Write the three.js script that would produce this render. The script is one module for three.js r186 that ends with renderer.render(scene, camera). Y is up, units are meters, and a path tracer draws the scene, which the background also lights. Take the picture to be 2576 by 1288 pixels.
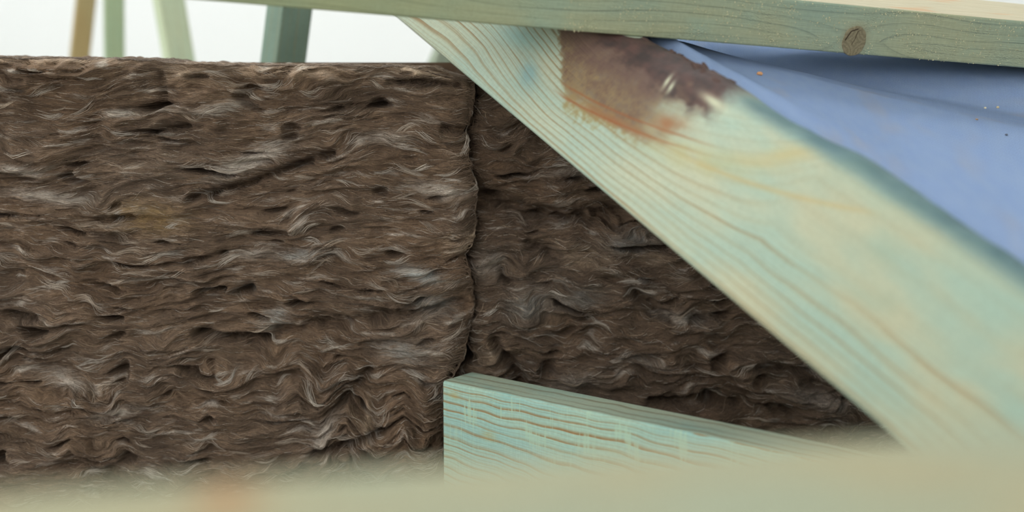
import * as THREE from 'three';
import { RectAreaLightUniformsLib } from 'three/addons/lights/RectAreaLightUniformsLib.js';
import { mergeGeometries } from 'three/addons/utils/BufferGeometryUtils.js';

// ---------------------------------------------------------------- camera, light, exposure
const scene = new THREE.Scene();
scene.background = new THREE.Color(0.8, 0.86, 0.92);
const camera = new THREE.PerspectiveCamera(22.72, 2, 0.05, 30);
camera.position.set(0, 0.4405, 1.2);
camera.rotation.set(THREE.MathUtils.degToRad(-9), 0, 0);
camera.focus = 1.175;
camera.userData.fStop = 2.2;
scene.add(camera);
const renderer = new THREE.WebGLRenderer({ antialias: true });
renderer.toneMapping = THREE.LinearToneMapping;
renderer.toneMappingExposure = 1.0;
renderer.shadowMap.enabled = true;
RectAreaLightUniformsLib.init();
const FLOOR = -0.015;
const ROOM = { x0: -2.4, x1: 2.8, z0: -2.4, z1: 3.4, h: 3.8 };
// daylight that comes through the large frosted window of the left wall
const WINDOW = { z: 1.0, y: 1.65, w: 3.0, h: 2.3 };
const dayLight = new THREE.RectAreaLight(new THREE.Color(1, 0.985, 0.955), 1.5, WINDOW.w, WINDOW.h);
dayLight.position.set(ROOM.x0 + 0.03, WINDOW.y, WINDOW.z);
dayLight.lookAt(1, WINDOW.y, WINDOW.z);
scene.add(dayLight);
// fill light from an added, unseen window in the wall behind the viewer
const WINDOW2 = { x: -0.9, y: 1.35, w: 2.4, h: 1.8 };
const frontFill = new THREE.RectAreaLight(new THREE.Color(1, 0.985, 0.955), 2.4, WINDOW2.w, WINDOW2.h);
frontFill.position.set(WINDOW2.x, WINDOW2.y, ROOM.z1 - 0.03);
frontFill.lookAt(WINDOW2.x, WINDOW2.y, 0);
scene.add(frontFill);

// ---------------------------------------------------------------- helpers
function mulberry(a) {
  return () => { a |= 0; a = (a + 0x6d2b79f5) | 0; let t = Math.imul(a ^ (a >>> 15), 1 | a); t = (t + Math.imul(t ^ (t >>> 7), 61 | t)) ^ t; return ((t ^ (t >>> 14)) >>> 0) / 4294967296; };
}
const perm = new Uint8Array(512), gx = new Float32Array(256), gy = new Float32Array(256);
{
  const r = mulberry(77), p = [...Array(256).keys()];
  for (let i = 255; i > 0; i--) { const j = Math.floor(r() * (i + 1)); [p[i], p[j]] = [p[j], p[i]]; }
  for (let i = 0; i < 512; i++) perm[i] = p[i & 255];
  for (let i = 0; i < 256; i++) { const a = r() * Math.PI * 2; gx[i] = Math.cos(a); gy[i] = Math.sin(a); }
}
// gradient noise, about -1 .. 1
function noise(x, y) {
  const X = Math.floor(x), Y = Math.floor(y), fx = x - X, fy = y - Y, xi = X & 255, yi = Y & 255;
  const u = fx * fx * fx * (fx * (fx * 6 - 15) + 10), v = fy * fy * fy * (fy * (fy * 6 - 15) + 10);
  const a = perm[perm[xi] + yi], b = perm[perm[(xi + 1) & 255] + yi], c = perm[perm[xi] + ((yi + 1) & 255)], d = perm[perm[(xi + 1) & 255] + ((yi + 1) & 255)];
  const n0 = gx[a] * fx + gy[a] * fy, n1 = gx[b] * (fx - 1) + gy[b] * fy, n2 = gx[c] * fx + gy[c] * (fy - 1), n3 = gx[d] * (fx - 1) + gy[d] * (fy - 1);
  const l = n0 + u * (n1 - n0);
  return 1.5 * (l + v * (n2 + u * (n3 - n2) - l));
}
const fbm = (x, y) => 0.58 * noise(x, y) + 0.29 * noise(x * 2.1 + 9.3, y * 2.1 + 4.1) + 0.15 * noise(x * 4.3 + 2.7, y * 4.3 + 8.9);
const clamp = (x, a = 0, b = 1) => Math.min(b, Math.max(a, x));
const smooth = (a, b, x) => { const t = clamp((x - a) / (b - a)); return t * t * (3 - 2 * t); };
const mix = (a, b, t) => a + (b - a) * t;
const mix3 = (a, b, t) => [mix(a[0], b[0], t), mix(a[1], b[1], t), mix(a[2], b[2], t)];
const V = (...a) => new THREE.Vector3(...a);
function piecewise(list, x) {
  if (x <= list[0][0]) return list[0][1];
  for (let i = 1; i < list.length; i++) if (x <= list[i][0]) return mix(list[i - 1][1], list[i][1], (x - list[i - 1][0]) / (list[i][0] - list[i - 1][0]));
  return list[list.length - 1][1];
}
const taken = {};
function numbered(name) { const k = taken[name] = (taken[name] ?? -1) + 1; return k ? `${name}_${String(k).padStart(3, '0')}` : name; }
function shade(o) { o.traverse((m) => { if (m.isMesh) { m.castShadow = true; m.receiveShadow = true; } }); return o; }
function top(o, name, label, category, extra = {}) {
  o.name = numbered(name);
  o.userData = { label, category, ...extra };
  scene.add(shade(o));
  return o;
}
function part(o, name, parent, extra = {}) { o.name = name; Object.assign(o.userData, extra); parent.add(shade(o)); return o; }
function box(x0, x1, y0, y1, z0, z1) { const g = new THREE.BoxGeometry(x1 - x0, y1 - y0, z1 - z0); g.translate((x0 + x1) / 2, (y0 + y1) / 2, (z0 + z1) / 2); return g; }
function structure(name, geometries, material) {
  const m = new THREE.Mesh(geometries.length > 1 ? mergeGeometries(geometries) : geometries[0], material);
  m.name = name; m.userData = { kind: 'structure' }; scene.add(shade(m)); return m;
}
function mapTexture(w, h, fill, srgb) {
  const data = new Uint8Array(w * h * 4);
  for (let j = 0; j < h; j++) for (let i = 0; i < w; i++) { const c = fill(i, j), k = (j * w + i) * 4; data[k] = c[0]; data[k + 1] = c[1]; data[k + 2] = c[2]; data[k + 3] = 255; }
  const t = new THREE.DataTexture(data, w, h);
  t.wrapS = t.wrapT = THREE.RepeatWrapping; t.magFilter = THREE.LinearFilter; t.minFilter = THREE.LinearMipmapLinearFilter; t.generateMipmaps = true;
  if (srgb) t.colorSpace = THREE.SRGBColorSpace;
  t.needsUpdate = true;
  return t;
}

// ---------------------------------------------------------------- the workshop
const white = new THREE.MeshStandardMaterial({ color: new THREE.Color(0.86, 0.87, 0.86), roughness: 0.9 });
const concrete = new THREE.MeshStandardMaterial({ color: new THREE.Color(0.45, 0.44, 0.41), roughness: 0.85,
  map: mapTexture(256, 256, (i, j) => { const g = 225 + 18 * fbm(i / 30, j / 30) + 10 * noise(i / 3, j / 3); return [g, g, g - 3]; }, true) });
{
  const { x0, x1, z0, z1, h } = ROOM, t = 0.2, w = WINDOW;
  structure('floor', [box(x0 - t, x1 + t, FLOOR - 0.15, FLOOR, z0 - t, z1 + t)], concrete);
  structure('ceiling', [box(x0 - t, x1 + t, h, h + t, z0 - t, z1 + t)], white);
  structure('wall_back', [box(x0 - t, x1 + t, FLOOR, h, z0 - t, z0)], white);
  
  structure('wall_right', [box(x1, x1 + t, FLOOR, h, z0, z1)], white);
  const wy0 = w.y - w.h / 2, wy1 = w.y + w.h / 2, wz0 = w.z - w.w / 2, wz1 = w.z + w.w / 2;
  structure('wall_left', [box(x0 - t, x0, FLOOR, wy0, z0, z1), box(x0 - t, x0, wy1, h, z0, z1), box(x0 - t, x0, wy0, wy1, z0, wz0), box(x0 - t, x0, wy0, wy1, wz1, z1)], white);
  const v = WINDOW2, vx0 = v.x - v.w / 2, vx1 = v.x + v.w / 2, vy0 = v.y - v.h / 2, vy1 = v.y + v.h / 2;
  structure('wall_front', [box(x0 - t, x1 + t, FLOOR, vy0, z1, z1 + t), box(x0 - t, x1 + t, vy1, h, z1, z1 + t), box(x0 - t, vx0, vy0, vy1, z1, z1 + t), box(vx1, x1 + t, vy0, vy1, z1, z1 + t)], white);
  const frameMat = new THREE.MeshStandardMaterial({ color: 0xd8dad8, roughness: 0.6 });
  const frosted = new THREE.MeshStandardMaterial({ color: 0xe8ecee, roughness: 0.7, emissive: new THREE.Color(1, 0.99, 0.97), emissiveIntensity: 0.9 });
  // frosted windows: a frame, three panes and two mullions, set in the thickness of the wall
  function frostedWindow(name, width, height, position, turn) {
    const win = new THREE.Group(), f = 0.06, a = width / 2, b = height / 2; win.name = name; win.userData = { kind: 'structure' };
    part(new THREE.Mesh(mergeGeometries([box(-a, a, -b, -b + f, -0.03, 0.05), box(-a, a, b - f, b, -0.03, 0.05), box(-a, -a + f, -b + f, b - f, -0.03, 0.05), box(a - f, a, -b + f, b - f, -0.03, 0.05)]), frameMat), 'window_frame', win);
    for (let k = 0; k < 3; k++) {
      const p = -a + f + (width - 2 * f) * k / 3, q = p + (width - 2 * f) / 3;
      part(new THREE.Mesh(box(p + 0.02, q - 0.02, -b + f, b - f, -0.005, 0.005), frosted), 'pane', win);
      if (k) part(new THREE.Mesh(box(p - 0.02, p + 0.02, -b + f, b - f, -0.03, 0.04), frameMat), 'mullion', win);
    }
    win.position.copy(position); win.rotation.y = turn; scene.add(win);
  }
  frostedWindow('window_1', w.w, w.h, V(x0 - 0.1, w.y, w.z), Math.PI / 2);
  frostedWindow('fill_window_2', v.w, v.h, V(v.x, v.y, z1 + 0.1), Math.PI);  // added window, there to carry the fill light
}
// added lamp, out of view, put in to brighten the back wall
{
  const g = new THREE.Group(), at = V(-0.3, ROOM.h, -1.2), aim = V(0, -0.62, -0.78);
  const housing = new THREE.MeshStandardMaterial({ color: 0xe4e4e2, roughness: 0.5 });
  const glow = new THREE.MeshStandardMaterial({ color: 0xffffff, emissive: new THREE.Color(0.97, 1, 0.99), emissiveIntensity: 1.2, roughness: 0.6 });
  const head = new THREE.Matrix4().makeBasis(V(1, 0, 0), V(0, 0.78, -0.62), aim.clone().negate()).setPosition(0, -0.22, 0);
  part(new THREE.Mesh(box(-1.2, 1.2, -0.11, 0.11, 0, 0.06).applyMatrix4(head), housing), 'housing', g);
  part(new THREE.Mesh(box(-1.17, 1.17, -0.09, 0.09, -0.006, 0).applyMatrix4(head), glow), 'diffuser', g);
  for (const x of [-0.9, 0.9]) part(new THREE.Mesh(new THREE.CylinderGeometry(0.012, 0.012, 0.2, 12).translate(x, -0.1, 0.02), housing), 'bracket', g);
  g.position.copy(at);
  top(g, 'added_wall_lamp', 'added long white lamp under the ceiling, turned to the back wall', 'lamp');
  const l = new THREE.RectAreaLight(new THREE.Color(0.95, 1, 1.03), 66, 2.3, 0.18);
  l.position.copy(V(0, 0, -0.012).applyMatrix4(head)).add(at); l.lookAt(l.position.clone().add(aim)); scene.add(l);
}

// ---------------------------------------------------------------- treated timber
// a closed section (a across, b towards the front) swept along s; uv covers length and girth once
function roundedSection(w, t, r = 0.0022) {
  const p = [], arc = (ca, cb, from) => { for (let k = 0; k <= 4; k++) { const q = from + k / 4 * Math.PI / 2; p.push([ca + r * Math.cos(q), cb + r * Math.sin(q)]); } };
  arc(r, -r, Math.PI / 2); // around from the front face (b = 0) at a = 0
  arc(r, -t + r, Math.PI); arc(w - r, -t + r, 1.5 * Math.PI); arc(w - r, -r, 0);
  return p; // back to the front face
}
function resample(p, n) { // adds points on long flats so that the girth is evenly walked
  const out = [];
  for (let i = 0; i < p.length; i++) {
    const a = p[i], b = p[(i + 1) % p.length], d = Math.hypot(a[0] - b[0], a[1] - b[1]), k = Math.max(1, Math.round(d / n));
    for (let j = 0; j < k; j++) out.push([mix(a[0], b[0], j / k), mix(a[1], b[1], j / k)]);
  }
  return out;
}
function girth(p) { const g = [0]; for (let i = 0; i < p.length; i++) { const a = p[i], b = p[(i + 1) % p.length]; g.push(g[i] + Math.hypot(a[0] - b[0], a[1] - b[1])); } return g; }
function sweep({ section, s0, s1, stations, place, startOf }) {
  // section(s) -> points; place(s, a, b) -> Vector3
  const pos = [], uv = [], idx = [], n = section(0).length, G = girth(section(0.2)), total = G[n];
  for (let i = 0; i <= stations; i++) for (let j = 0; j <= n; j++) {
    const f = i / stations;
    let s = mix(s0, s1, f), q = section(s)[j % n];
    if (startOf) { const a = startOf(q, j % n); s = mix(a, s1, f); q = section(s)[j % n]; }
    const v = place(s, q[0], q[1]); pos.push(v.x, v.y, v.z); uv.push((s - s0) / (s1 - s0), G[j] / total);
  }
  for (let i = 0; i < stations; i++) for (let j = 0; j < n; j++) { const a = i * (n + 1) + j, b = a + n + 1; idx.push(a, a + 1, b, a + 1, b + 1, b); }
  for (const i of [0, stations]) { // end caps
    const base = pos.length / 3, c = V();
    for (let j = 0; j < n; j++) { const k = (i * (n + 1) + j) * 3; c.add(V(pos[k], pos[k + 1], pos[k + 2])); }
    c.divideScalar(n); pos.push(c.x, c.y, c.z); uv.push(i ? 0.995 : 0.005, 0.1);
    for (let j = 0; j < n; j++) { const k = (i * (n + 1) + j) * 3; pos.push(pos[k], pos[k + 1], pos[k + 2]); uv.push(i ? 0.99 : 0.01, G[j] / total); }
    for (let j = 0; j < n; j++) { const a = base + 1 + j, b = base + 1 + (j + 1) % n; i ? idx.push(base, a, b) : idx.push(base, b, a); }
  }
  const g = new THREE.BufferGeometry();
  g.setAttribute('position', new THREE.Float32BufferAttribute(pos, 3)); g.setAttribute('uv', new THREE.Float32BufferAttribute(uv, 2)); g.setIndex(idx);
  g.computeVertexNormals();
  // the seam of the girth shares its normals
  const nn = g.attributes.normal;
  for (let i = 0; i <= stations; i++) { const a = i * (n + 1), b = a + n; const m = V().fromBufferAttribute(nn, a).add(V().fromBufferAttribute(nn, b)).normalize(); nn.setXYZ(a, m.x, m.y, m.z); nn.setXYZ(b, m.x, m.y, m.z); }
  return g;
}
const CREAM = [205, 204, 170], MINT = [172, 201, 182], TEAL = [138, 190, 187], OLIVE = [168, 172, 138], LATE = [158, 122, 78];
// growth rings: how much latewood at ring coordinate r (metres), spacing sp
function latewood(r, s, sp, seed, wide = 0) {
  const x = r / sp + 0.55 * noise(r / (sp * 3.1) + seed, s * 1.3 + seed) + 0.1 * noise(s * 14 + seed, r * 90), k = Math.floor(x), f = x - k;
  const strength = 0.35 + 0.65 * Math.abs(noise(k * 0.73 + seed * 1.7, seed)) * 1.7, edge = 0.62 - wide + 0.2 * noise(k * 1.37 + 5, seed + 3);
  return clamp(strength) * smooth(edge, 0.94, f) * (1 - smooth(0.955, 1, f)) * (0.75 + 0.5 * noise(s * 9 + k * 3.1, k * 1.9 + seed));
}
function bakeWood(width, height, s0, s1, pts, tint, sectionAt) {
  const G = girth(pts), total = G[pts.length], color = new Uint8Array(width * height * 4), relief = new Uint8Array(width * height * 4);
  const rows = []; for (let i = 0; i < width; i++) rows.push(sectionAt ? sectionAt(mix(s0, s1, (i + 0.5) / width)) : pts);
  let seg = 0;
  for (let j = 0; j < height; j++) {
    const g = (j + 0.5) / height * total;
    while (G[seg + 1] < g) seg++;
    const next = (seg + 1) % pts.length, f = (g - G[seg]) / (G[seg + 1] - G[seg]);
    for (let i = 0; i < width; i++) {
      const s = mix(s0, s1, (i + 0.5) / width), a = rows[i][seg], b = rows[i][next], c = tint(s, mix(a[0], b[0], f), mix(a[1], b[1], f), g), k = (j * width + i) * 4;
      color[k] = clamp(c[0], 0, 255); color[k + 1] = clamp(c[1], 0, 255); color[k + 2] = clamp(c[2], 0, 255); color[k + 3] = 255;
      relief[k] = relief[k + 1] = relief[k + 2] = clamp(c[3], 0, 1) * 255; relief[k + 3] = 255;
    }
  }
  const make = (d, srgb) => { const t = new THREE.DataTexture(d, width, height); t.wrapS = THREE.ClampToEdgeWrapping; t.wrapT = THREE.RepeatWrapping; t.magFilter = THREE.LinearFilter; if (srgb) t.colorSpace = THREE.SRGBColorSpace; t.needsUpdate = true; return t; };
  return { map: make(color, true), bumpMap: make(relief, false) };
}
// common look of pressure-treated pine
function pine(s, u, v, r, o) {
  // s along, u/v surface coordinates for stain, r ring coordinate
  const seed = o.seed, late = Math.min(1, latewood(r, s, o.spacing, seed, o.wide) + (o.thin ? o.thin * latewood(r, s, o.spacing * 0.37, seed + 7, 0.1) : 0));
  const patch = 0.5 + 0.5 * fbm(s * 9 + seed, u * 22 + seed * 3), blue = smooth(0.1, 0.75, fbm(s * 14 + seed * 5, u * 30 + seed));
  let c = mix3(o.base, o.second, smooth(0.25, 0.8, patch));
  c = mix3(c, TEAL, o.teal * blue);
  const fine = noise(s * 60 + seed, u * 2600) * 0.6 + noise(s * 22, u * 1100 + seed) * 0.6, saw = noise(s * 1500, u * 30 + seed) * o.saw;
  c = mix3(c, o.line ?? LATE, clamp(late * o.lines));
  const g = 1 + 0.035 * fine + 0.035 * saw + 0.03 * noise(s * 300, u * 300);
  return [c[0] * g, c[1] * g, c[2] * g, 0.5 + 0.12 * fine + 0.1 * saw - 0.3 * late];
}
function frameOf(origin, along, front) { // along: unit e1, front: face normal; e2 across
  const e1 = along.clone().normalize(), n = front.clone().addScaledVector(e1, -front.dot(e1)).normalize(), e2 = V().crossVectors(n, e1);
  return { e1, e2, n, place: (s, a, b) => origin.clone().addScaledVector(e1, s).addScaledVector(e2, a).addScaledVector(n, b) };
}
const timberMat = (maps, bump = 0.0006, rough = 0.78) => new THREE.MeshStandardMaterial({ ...maps, bumpScale: bump, roughness: rough });

// top beam: lower front edge from left to right, its front face turned a little downwards
const BEAM0 = V(-0.2471, 0.4817, 0.2013), BEAM1 = V(0.4782, 0.4274, -0.0028), BW = 0.0435, BT = 0.095;
const beamDir = BEAM1.clone().sub(BEAM0).normalize();
const beamTurn = THREE.MathUtils.degToRad(15);
let nb = V().crossVectors(beamDir, V(0, 1, 0)).normalize(); if (nb.z < 0) nb.negate();
const ub = V().crossVectors(nb, beamDir).multiplyScalar(1); if (ub.y < 0) ub.negate();
const beamUp = ub.clone().multiplyScalar(Math.cos(beamTurn)).addScaledVector(nb, Math.sin(beamTurn)), beamFront = nb.clone().multiplyScalar(Math.cos(beamTurn)).addScaledVector(ub, -Math.sin(beamTurn));
const beamAt = (s, a, b) => BEAM0.clone().addScaledVector(beamDir, s).addScaledVector(beamUp, a).addScaledVector(beamFront, b);
const KNOT = { s: 0.573, a: 0.012, rs: 0.0105, ra: 0.0125 };
{
  const s0 = -0.75, s1 = 1.2, pts = resample(roundedSection(BW, BT), 0.004);
  const knotD = (s, a) => Math.hypot((s - KNOT.s) / KNOT.rs, (a - KNOT.a) / KNOT.ra);
  const maps = bakeWood(2048, 720, s0, s1, pts, (s, a, b, g) => {
    const front = b > -0.004, topFace = a > BW - 0.003 && b < -0.001;
    const k = front ? Math.exp(-(((s - KNOT.s) / 0.045) ** 2)) : 0;
    const r = 0.03 + a + 0.35 * b + 0.004 * noise(s * 3, 1.5) + 0.008 * noise(s * 7.0, a * 14) + k * 0.016 * Math.sign(a - KNOT.a) * Math.exp(-Math.abs(a - KNOT.a) / 0.02);
    const c = pine(s, front ? a : b + 0.3, b, r, { seed: 3.7, spacing: 0.0085, base: [166, 170, 138], second: [148, 166, 146], teal: 0.25, lines: 0.4, saw: 0.35, line: [112, 124, 108] });
    if (front) { // rough sawn surface with raised grain
      const rough = smooth(-0.1, 0.6, noise(s * 28 + 2, a * 60)) * (noise(s * 520 + 60 * noise(s * 40, a * 50), a * 900) + 0.6 * noise(s * 900, a * 1500));
      c[3] += 0.3 * rough; const q = 1 + 0.05 * rough; c[0] *= q; c[1] *= q; c[2] *= q;
      const olive = smooth(0.02, -0.22, s - 0.3); const t3 = mix3(c, [150, 158, 112], 0.45 * olive); c[0] = t3[0]; c[1] = t3[1]; c[2] = t3[2];
      const kd = knotD(s, a);
      if (kd < 1.7) { const ring = smooth(1.7, 1.05, kd) * (0.4 + 0.3 * noise(kd * 4, 2)), m = mix3(c, [150, 132, 100], ring * 0.6); c[0] = m[0]; c[1] = m[1]; c[2] = m[2]; }
    }
    if (topFace) { // planed cream face with rusty marks
      const m = mix3([204, 193, 166], [190, 177, 148], 0.5 + 0.5 * noise(s * 30, b * 500)), rust = smooth(0.35, 0.7, noise(s * 18 + 4, b * 60 + 2)), q = mix3(m, [206, 150, 108], 0.5 * rust);
      c[0] = mix(c[0], q[0], 0.9); c[1] = mix(c[1], q[1], 0.9); c[2] = mix(c[2], q[2], 0.9);
    }
    return c;
  });
  const g = sweep({ section: () => pts, s0, s1, stations: 60, place: beamAt });
  const beam = new THREE.Mesh(g, timberMat(maps, 0.0016, 0.85));
  // the knot: a round plug with a cracked ring
  const K = new THREE.Shape(); for (let i = 0; i <= 40; i++) { const q = i / 40 * Math.PI * 2, w = 1 + 0.06 * noise(Math.cos(q) * 2 + 5, Math.sin(q) * 2); K[i ? 'lineTo' : 'moveTo'](Math.cos(q) * KNOT.rs * w, Math.sin(q) * KNOT.ra * w); }
  const kg = new THREE.ExtrudeGeometry(K, { depth: 0.003, bevelEnabled: true, bevelSize: 0.0012, bevelThickness: 0.0008, bevelSegments: 3, curveSegments: 24 });
  kg.applyMatrix4(new THREE.Matrix4().makeBasis(beamDir, beamUp, beamFront).setPosition(beamAt(KNOT.s, KNOT.a, -0.0032)));
  const knotMap = mapTexture(128, 128, (i, j) => { const x = i / 128 - 0.5, y = j / 128 - 0.5, q = Math.hypot(x, y) * 46 + 3 * fbm(i / 20, j / 20), w = 0.5 + 0.5 * Math.sin(q), c = mix3([140, 130, 102], [108, 98, 74], w * 0.6 + 0.3 * noise(i / 6, j / 6)); return c; }, true);
  knotMap.repeat.set(45, 40);
  part(new THREE.Mesh(kg, new THREE.MeshStandardMaterial({ map: knotMap, roughness: 0.85 })), 'knot', beam, { label: 'round brown knot' });
  const cracks = [];
  for (const [x0, y0, x1, y1, w] of [[0, 0.002, 0.0012, 0.009, 0.0007], [-0.0095, 0.0, -0.0055, 0.0085, 0.0011], [-0.0055, 0.0085, 0.001, 0.0112, 0.001], [0.0012, 0.009, 0.004, 0.0105, 0.0005], [0, 0.002, -0.002, -0.003, 0.0005]]) {
    const L = Math.hypot(x1 - x0, y1 - y0), c = new THREE.CylinderGeometry(w * 0.5, w * 0.5, L, 6);
    c.rotateZ(Math.atan2(y1 - y0, x1 - x0) - Math.PI / 2); c.translate((x0 + x1) / 2, (y0 + y1) / 2, 0); c.applyMatrix4(new THREE.Matrix4().makeBasis(beamDir, beamUp, beamFront).setPosition(beamAt(KNOT.s, KNOT.a, 0.0005))); cracks.push(c);
  }
  part(new THREE.Mesh(mergeGeometries(cracks), new THREE.MeshStandardMaterial({ color: 0x3a2c1e, roughness: 1 })), 'crack', beam.children[0]);
  top(beam, 'timber_beam', 'green treated timber beam with a round knot running across the top', 'beam');
}

// diagonal brace with a waney edge
const BR0 = V(-0.0313, 0.4139, 0.05), BR1 = V(0.55174, -0.42882, 0.71533), BR2 = V(0.64593, 0.76228, -0.04125), BRN = V(-0.52759, 0.48481, 0.69757);
const braceAt = (s, a, b) => BR0.clone().addScaledVector(BR1, s).addScaledVector(BR2, a).addScaledVector(BRN, b);
const flatEdge = [[-0.2, 0.1], [0.02, 0.094], [0.1, 0.085], [0.15, 0.095], [0.19, 0.105], [0.23, 0.108], [0.29, 0.113], [0.36, 0.116], [1.2, 0.118]];
const outEdge = [[-0.2, 0.125], [0.05, 0.119], [0.115, 0.1245], [0.151, 0.1292], [0.185, 0.134], [0.233, 0.1345], [0.262, 0.1325], [0.285, 0.1345], [0.323, 0.1425], [0.369, 0.1435], [0.43, 0.1415], [0.483, 0.1425], [1.2, 0.144]];
{
  const T = 0.045, soft = (list, s) => (piecewise(list, s - 0.018) + piecewise(list, s - 0.006) + piecewise(list, s + 0.006) + piecewise(list, s + 0.018)) / 4;
  const unit = [];
  { // lower edge rounded by 2 mm, upper edge a wane from the flat face to the widest line
    const r = 0.002;
    for (let k = 0; k <= 3; k++) { const q = Math.PI / 2 + k / 3 * Math.PI / 2; unit.push(['lo', r + r * Math.cos(q), -r + r * Math.sin(q)]); }
    for (let k = 0; k <= 3; k++) { const q = Math.PI + k / 3 * Math.PI / 2; unit.push(['lo', r + r * Math.cos(q), -T + r + r * Math.sin(q)]); }
    for (let k = 1; k <= 12; k++) unit.push(['back', k / 12, -T]);
    for (let k = 0; k <= 3; k++) unit.push(['side', k / 3, 0]);
    for (let k = 1; k <= 14; k++) unit.push(['wane', k / 14, 0]);
    for (let k = 1; k < 30; k++) unit.push(['front', k / 30, 0]);
  }
  const section = (s) => {
    const fe = soft(flatEdge, s), oe = soft(outEdge, s), drop = 0.031 + 0.004 * noise(s * 12, 3);
    return unit.map(([kind, k, b]) => {
      if (kind === 'lo') return [k, b];
      if (kind === 'back') return [mix(0.002, oe - 0.001, k), b];
      if (kind === 'side') return [oe - 0.0006 * Math.abs(k - 0.5), mix(-T + 0.001, -drop, k)];
      if (kind === 'wane') { const q = k * Math.PI / 2; const lump = 0.0016 * noise(s * 40, k * 3 + 2) * Math.sin(k * Math.PI); return [mix(fe, oe, Math.cos(q)) + lump, -drop * (1 - Math.sin(q)) + lump]; }
      return [mix(fe, 0.002, k), 0];
    });
  };
  const s0 = -0.24, s1 = 0.93, base = section(0.2), E2 = [];
  const bw = 2048, bh = 900;
  const blob = (s, a, cs, ca, rs, ra, turn = 0) => { const x = s - cs, y = a - ca, c = Math.cos(turn), d = Math.sin(turn), p = (c * x + d * y) / rs, q = (-d * x + c * y) / ra; return Math.exp(-(p * p + q * q)); };
  const put = (c, k, t) => { c[0] = mix(c[0], k[0], t); c[1] = mix(c[1], k[1], t); c[2] = mix(c[2], k[2], t); };
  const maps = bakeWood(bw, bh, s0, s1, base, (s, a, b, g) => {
    const front = b > -0.0325 && a > 0.0015;
    const wiggle = 0.0018 * fbm(s * 10, a * 12);
    const pull = smooth(0.0, 0.15, a);
    const bend = 0.021 * (1 - smooth(-0.05, 0.1, s)) * smooth(-0.01, 0.04, a) + Math.min(0.075, 1.3 * Math.max(0, s - 0.09) ** 2) * pull;
    const r = 0.2 + a - bend + wiggle + 0.5 * b;
    const sp = mix(0.0048, 0.011, smooth(0.03, 0.085, a - bend));
    const yellow = smooth(0.1, 0.45, s);
    const c = pine(s, a, b, r, { seed: 11.3, spacing: 0.0055, base: mix3([184, 193, 171], [174, 174, 146], yellow), second: mix3([165, 188, 174], [150, 173, 157], yellow), teal: 0.26, wide: 0.05, thin: 0.35, line: [142, 114, 76], lines: front ? mix(0.95, 0.2, smooth(0.035, 0.075, a - 0.06 * smooth(0.12, -0.02, s))) * (1 - 0.3 * smooth(0.12, 0.35, s)) : 0.4, saw: 0.3 });
    void sp;
    if (!front) return c;
    const n1 = fbm(s * 60, a * 70), n2 = fbm(s * 24 + 5, a * 30 + 3), n3 = noise(s * 700, a * 240), n4 = fbm(s * 190, a * 170);
    // blue stain
    put(c, [112, 158, 168], 0.5 * clamp(blob(s, a, 0.041, 0.036, 0.016, 0.009, -0.5) * (1 + 0.5 * n1)));
    put(c, [140, 190, 190], 0.5 * clamp(blob(s, a, -0.0, 0.055, 0.03, 0.012, 0.2)));
    // brown bark stain with a sharp left outline
    const left = smooth(-0.006, 0.004, s - (0.142 - 1.28 * a) + 0.004 * n1 + 0.004 * n4), low = smooth(-0.005, 0.005, a - (0.03 + 0.19 * (s - 0.1)) + 0.008 * n2 + 0.008 * n4), right = 1 - smooth(0.15, 0.215, s + 0.03 * n2 + 0.012 * n1);
    const stain = left * low * right;
    const patchy = clamp(0.75 + 0.4 * n1 + 0.3 * n3 + 0.7 * n4);
    put(c, [150, 132, 84], 0.85 * stain * patchy);
    put(c, mix3([112, 88, 72], [134, 112, 82], clamp(0.45 + 1.1 * n2 + 0.6 * n3 + 0.9 * n4)), stain * smooth(0.036, 0.058, a + 0.01 * n2) * clamp(0.9 + 0.25 * n1));
    put(c, [98, 76, 70], stain * 0.75 * smooth(0.062, 0.09, a + 0.01 * n1));
    // rust
    put(c, [150, 92, 54], 0.75 * clamp((blob(s, a, 0.196, 0.074, 0.016, 0.008, 0.3) + 0.8 * blob(s, a, 0.155, 0.05, 0.05, 0.004, 0.16)) * (0.9 + 0.6 * n1)));
    // red ring lines through the stain
    for (const [t0, k] of [[0.0385, 0.65], [0.0475, 0.6]]) { const line = t0 + 1.05 * 0.6 * Math.max(0, s - 0.09) ** 2 + 0.12 * Math.max(0, s - 0.09) + 0.001 * n2; put(c, [146, 82, 44], k * Math.exp(-(((a - line) / 0.0011) ** 2)) * smooth(0.07, 0.1, s) * (1 - smooth(0.2, 0.26, s))); }
    // olive and ochre tints further down
    put(c, [174, 170, 122], 0.5 * clamp(blob(s, a, 0.235, 0.064, 0.045, 0.01, 0.25) * (1 + n1)));
    put(c, [186, 166, 112], 0.55 * clamp(blob(s, a, 0.3, 0.108, 0.02, 0.007, 0.7) + 0.7 * blob(s, a, 0.275, 0.086, 0.028, 0.006, 0.35)));
    const arc = 0.055 + 0.9 * Math.max(0, s - 0.19) ** 2 + 0.1 * (s - 0.19); put(c, [180, 160, 112], 0.6 * Math.exp(-(((a - arc) / 0.0022) ** 2)) * smooth(0.2, 0.26, s) * (1 - smooth(0.36, 0.4, s)));
    // grey smudges
    for (const [cs, ca, rs, ra] of [[0.412, 0.093, 0.012, 0.009], [0.424, 0.057, 0.016, 0.006], [0.437, 0.065, 0.01, 0.006]]) put(c, [146, 160, 138], 0.32 * clamp(blob(s, a, cs, ca, rs, ra) * (1 + 0.8 * n1)));
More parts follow.
